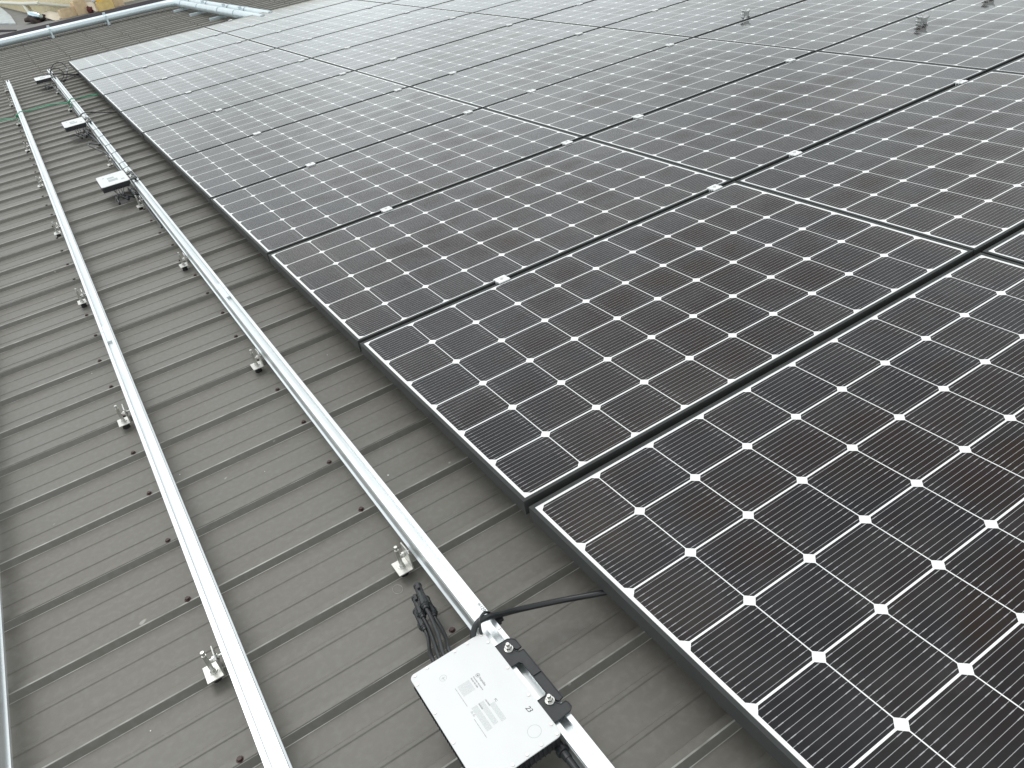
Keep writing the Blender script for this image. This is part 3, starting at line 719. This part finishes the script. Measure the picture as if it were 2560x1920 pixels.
# ------------------------------------------------------------------ galvanised pipes
def arc_pipe(off):
    """x run at y=15+off, rounded elbow, then y run at x=2.27+off"""
    yr, xr_, rad = 14.98 + off, 2.255 + off, .30
    pts = [(-6 + i * (xr_ - rad + 6) / 40, yr + (-(-6 + i * (xr_ - rad + 6) / 40) * .035 if True else 0) * (1 if True else 0), -.040) for i in range(41)]
    ye = pts[-1][1]
    for k in range(1, 9):
        a = math.radians(90 * k / 8); pts.append((xr_ - rad + rad * math.sin(a), ye - rad + rad * math.cos(a), -.040))
    for i in range(1, 14): pts.append((xr_ + i * .006, ye - rad - i * .37, -.040))
    return pts
pipeN = MB().tube(arc_pipe(0), .053, 20).build('conduit_pipe', M['galv'], smooth=True)
tag(pipeN, 'galvanised pipe bending down toward the panels, the nearer of the pair', 'pipe', 'galvanised pipes on the far roof')
pipeF = MB().tube(arc_pipe(.15), .053, 20).build('conduit_pipe', M['galv'], smooth=True)
tag(pipeF, 'galvanised pipe behind its twin, the farther of the pair', 'pipe', 'galvanised pipes on the far roof')
def saddle(x, y, along, label):
    r_ = empty('pipe_saddle', (x, y, 0)); ex = .15
    b = MB()
    def band(cx, cy):
        n_ = 18; vs = []
        for k in range(n_ + 1):
            a = math.radians(-20 + 220 * k / n_)
            for ww in (-.022, .022):
                for rr_ in (.0535, .0590):
                    p = (ww, rr_ * math.cos(a)) if along == 'x' else (rr_ * math.cos(a), ww)
                    vs.append((cx + p[0], cy + p[1], -.040 + rr_ * math.sin(a)))
        fs = []
        for k in range(n_):
            a, c_ = 4 * k, 4 * k + 4
            fs += [(a, a + 1, c_ + 1, c_), (a + 1, a + 3, c_ + 3, c_ + 1), (a + 3, a + 2, c_ + 2, c_ + 3), (a + 2, a, c_, c_ + 2)]
        b.add(vs, fs)
    band(0, 0)
    if along == 'x': band(0, ex); b.box(-.012, .012, -.085, -.058, -.130, .010); b.box(-.02, .02, .05, .10, .012, .050); b.box(-.02, .02, -.10, .25, -.134, -.102)
    else: band(ex, 0); b.box(.055, .095, -.02, .02, .000, .040)
    b.build('clamp_band', M['galv'], r_)
    if along == 'y':
        MB().box(-.18, .28, -.021, .021, ZC + .001, ZC + .034).build('strut', M['galv'], r_, bevel=.001)
    tag(r_, label, 'pipe clamp', 'pipe clamps on the far roof'); return r_
for i, x in enumerate((-.72, .19, 1.09, 1.93)):
    if i == 3: continue
    saddle(x, 14.98 - x * .035, 'x', ['pale pipe clamp at the left picture edge of the far pipe', 'pale pipe clamp on the far pipe, left of two', 'pale pipe clamp on the far pipe, near its bend'][i])
for i, y in enumerate((14.30, 13.15, 11.90, 11.05)):
    xx = 2.255 + (14.6 - y) * .0162
    saddle(xx, y, 'y', ['pipe clamp on a strut just after the bend of the pipes', 'second pipe clamp on a strut after the bend', 'third pipe clamp on a strut, near the panels', 'last pipe clamp, right behind the panels'][i])

# ------------------------------------------------------------------ neighbour roof and wall beyond the flashing
ZN = -.32
nb = MB().box(-12, 14, 17.98, 60, ZN - .3, ZN); o = nb.build('lower_roof', M['lowroof']); tag(o, kind='structure')
wall = empty('beige_wall', (0, 0, ZN)); tag(wall, 'beige clad wall with a cream gutter beyond the far roof edge', 'wall')
def wall_seg(A, B, h, name):
    A = Vector((*A, 0)); B = Vector((*B, 0)); d = (B - A); Ln = d.length; d.normalize(); nn = Vector((d.y, -d.x, 0))
    n_ = int(Ln / .09); poly = []
    for i in range(n_):
        s = i * Ln / n_; st = Ln / n_
        poly += [(s, 0), (s + st * .62, 0), (s + st * .70, .012), (s + st * .92, .012)]
    vs = []
    for z in (0, h):
        for s, o_ in poly: p = A + d * s + nn * o_; vs.append((p.x, p.y, z))
    m_ = len(poly); b = MB().add(vs, [(i, i + 1, i + 1 + m_, i + m_) for i in range(m_ - 1)])
    # back side gives the wall thickness
    p0, p1 = A - nn * .12, B - nn * .12
    b.add([(p0.x, p0.y, 0), (p1.x, p1.y, 0), (p1.x, p1.y, h), (p0.x, p0.y, h), vs[0], vs[m_ - 1], vs[2 * m_ - 1], vs[m_]], [(0, 1, 2, 3), (0, 3, 7, 4), (1, 5, 6, 2), (3, 2, 6, 7)])
    b.build(name, M['clad'], wall)
wall_seg((-1.6, 50.6), (.64, 21.9), 1.5, 'wall_cladding')
wall_seg((.64, 21.9), (9.0, 20.2), 1.5, 'wall_cladding')
gpts = [(-.62, 39.0, -.27 - ZN), (-.09, 30.95, -.165 - ZN), (.36, 24.95, -.055 - ZN), (.60, 21.88, .03 - ZN)]
MB().tube([(.55, 21.80, .03 - ZN), (1.22, 21.66, -.185 - ZN)], .040, 8).build('gutter', M['cream_trim'], wall, smooth=True)
MB().tube([(p[0] - .05, p[1], p[2]) for p in gpts], .045, 8).build('gutter', M['cream_trim'], wall, smooth=True)
MB().tube([(.335, 25.0, -.07 - ZN), (.345, 24.4, -.16 - ZN), (.36, 24.2, .0)], .05, 8).build('downpipe', M['cream_trim'], wall, smooth=True)
# pale sheet lying at the left edge
o = MB().prism([(-.30, 31.5), (-.13, 31.0), (-.06, 25.5), (-.09, 22.4), (-.40, 23.6), (-1.4, 24.5), (-1.4, 31.5)], 'z', ZN + .002, ZN + .03).build('roof_light', M['membrane_pale']); tag(o, 'pale blue translucent sheet on the lower roof at the far left', 'roof light')
o = MB().prism([(-.48, 21.9), (-.16, 20.75), (-.20, 20.60), (-.60, 21.45)], 'z', ZN + .002, ZN + .012).build('flashing_strip', M['flash']); tag(o, 'dark narrow strip lying on the lower roof at the left edge', 'flashing')

def carton(name, x0, x1, y0, y1, h, mat, label, cat='box', rz=0, flap=True, group='cardboard boxes beyond the far roof edge'):
    r_ = empty(name, ((x0 + x1) / 2, (y0 + y1) / 2, ZN), rz); wx, wy = (x1 - x0) / 2, (y1 - y0) / 2
    MB().box(-wx, wx, -wy, wy, 0.001, h).build('carton_body', M[mat], r_, bevel=.004)
    if flap:
        MB().prism([(-wx, h + .001), (wx, h + .001), (wx * .95, h + .03), (-wx * .9, h + .045)], 'y', -wy - .004, -wy + .002).build('flap', M[mat], r_)
        MB().box(-wx * .08, wx * .08, -wy, wy, h + .0005, h + .0016).build('tape', M['card_pale'], r_)
    tag(r_, label, cat, group); return r_
carton('cardboard_box', .81, 1.13, 20.85, 21.15, .17, 'card', 'low tan cardboard box beside the flattened pale cardboard', rz=.10)
carton('cardboard_box', 1.13, 1.38, 20.80, 21.2, .27, 'card', 'tall tan cardboard box left of the dark red bundle', rz=.12)
carton('cardboard_box', 1.60, 1.91, 20.45, 20.75, .17, 'card_yellow', 'yellow cardboard box below the yellow carton', rz=.12)
carton('cardboard_box', 1.95, 2.17, 20.75, 21.0, .16, 'card', 'tan cardboard box at the right end of the pile', rz=.12)
carton('cardboard_box', 1.62, 1.86, 20.50, 20.72, .10, 'yellow', 'bright yellow carton on top of the yellow cardboard box', flap=False).location.z = ZN + .178
carton('cardboard_box', 1.40, 1.60, 21.15, 21.4, .22, 'card_pale', 'pale cardboard box behind the dark red bundle', rz=.1)
def sheet_(pts, label, mat='card_pale', name='cardboard_sheet'):
    b = MB(); n_ = len(pts); b.add([(x, y, z) for x, y, z in pts] + [(x, y, z - .006) for x, y, z in pts], [tuple(range(n_)), tuple(range(2 * n_ - 1, n_ - 1, -1))] + [(i, i + n_, (i + 1) % n_ + n_, (i + 1) % n_) for i in range(n_)])
    tag(b.build(name, M[mat]), label, 'cardboard', 'flattened cardboard beyond the far roof edge')
sheet_([(.44, 21.95, ZN + .12), (.64, 21.0, ZN + .012), (.80, 21.05, ZN + .012), (.84, 21.5, ZN + .10), (.66, 21.75, ZN + .16)], 'flattened pale cardboard leaning left of the low tan box')
sheet_([(.62, 21.4, ZN + .012), (.66, 20.9, ZN + .007), (.76, 20.92, ZN + .007), (.74, 21.3, ZN + .05)], 'torn small pale cardboard in front of the flattened one')
sheet_([(1.36, 20.98, ZN + .22), (1.52, 20.62, ZN + .02), (1.58, 20.66, ZN + .012), (1.60, 20.85, ZN + .20)], 'pale cardboard flap leaning beside the yellow box')
def lump(name, c, s, mat, label, cat, seed, sub=3):
    bm = bmesh.new(); bmesh.ops.create_icosphere(bm, subdivisions=sub, radius=1); rnd = random.Random(seed)
    ph = [(rnd.uniform(2, 6), rnd.uniform(0, 6.3), Vector((rnd.uniform(-1, 1), rnd.uniform(-1, 1), rnd.uniform(-1, 1)))) for _ in range(8)]
    for v in bm.verts:
        d = 1 + sum(.10 * math.sin(a * v.co.dot(k) * 2 + p) for a, p, k in ph)
        v.co = Vector((v.co.x * s[0] * d, v.co.y * s[1] * d, max(v.co.z, -.55) * s[2] * d))
    me = bpy.data.meshes.new(name); bm.to_mesh(me); bm.free(); me.materials.append(M[mat])
    for p in me.polygons: p.use_smooth = True
    o = bpy.data.objects.new(name, me); COL.objects.link(o); o.location = c; tag(o, label, cat); return o
lump('rag_pile', (.33, 21.75, ZN + .05), (.20, .35, .10), 'darkrag', 'dark brown heap of rags under the silver canister', 'rags', 3)
b = MB().tube([(.24, 21.95, ZN + .20), (.27, 21.8, ZN + .19), (.36, 21.55, ZN + .15), (.44, 21.4, ZN + .12)], [.02, .06, .075, .05], 14); o = b.build('canister', M['canister'], smooth=True); tag(o, 'shiny silver blue canister lying on the dark rags', 'canister')
lump('cloth_bundle', (1.43, 20.75, ZN + .045), (.055, .10, .085), 'maroon', 'dark red cloth bundle between the tan and yellow boxes', 'bundle', 5)
lump('plastic_bag', (1.60, 20.80, ZN + .225), (.055, .08, .05), 'bag', 'crumpled white plastic bag left of the bright yellow carton', 'bag', 9)

sc.render.resolution_x = 1024; sc.render.resolution_y = 768
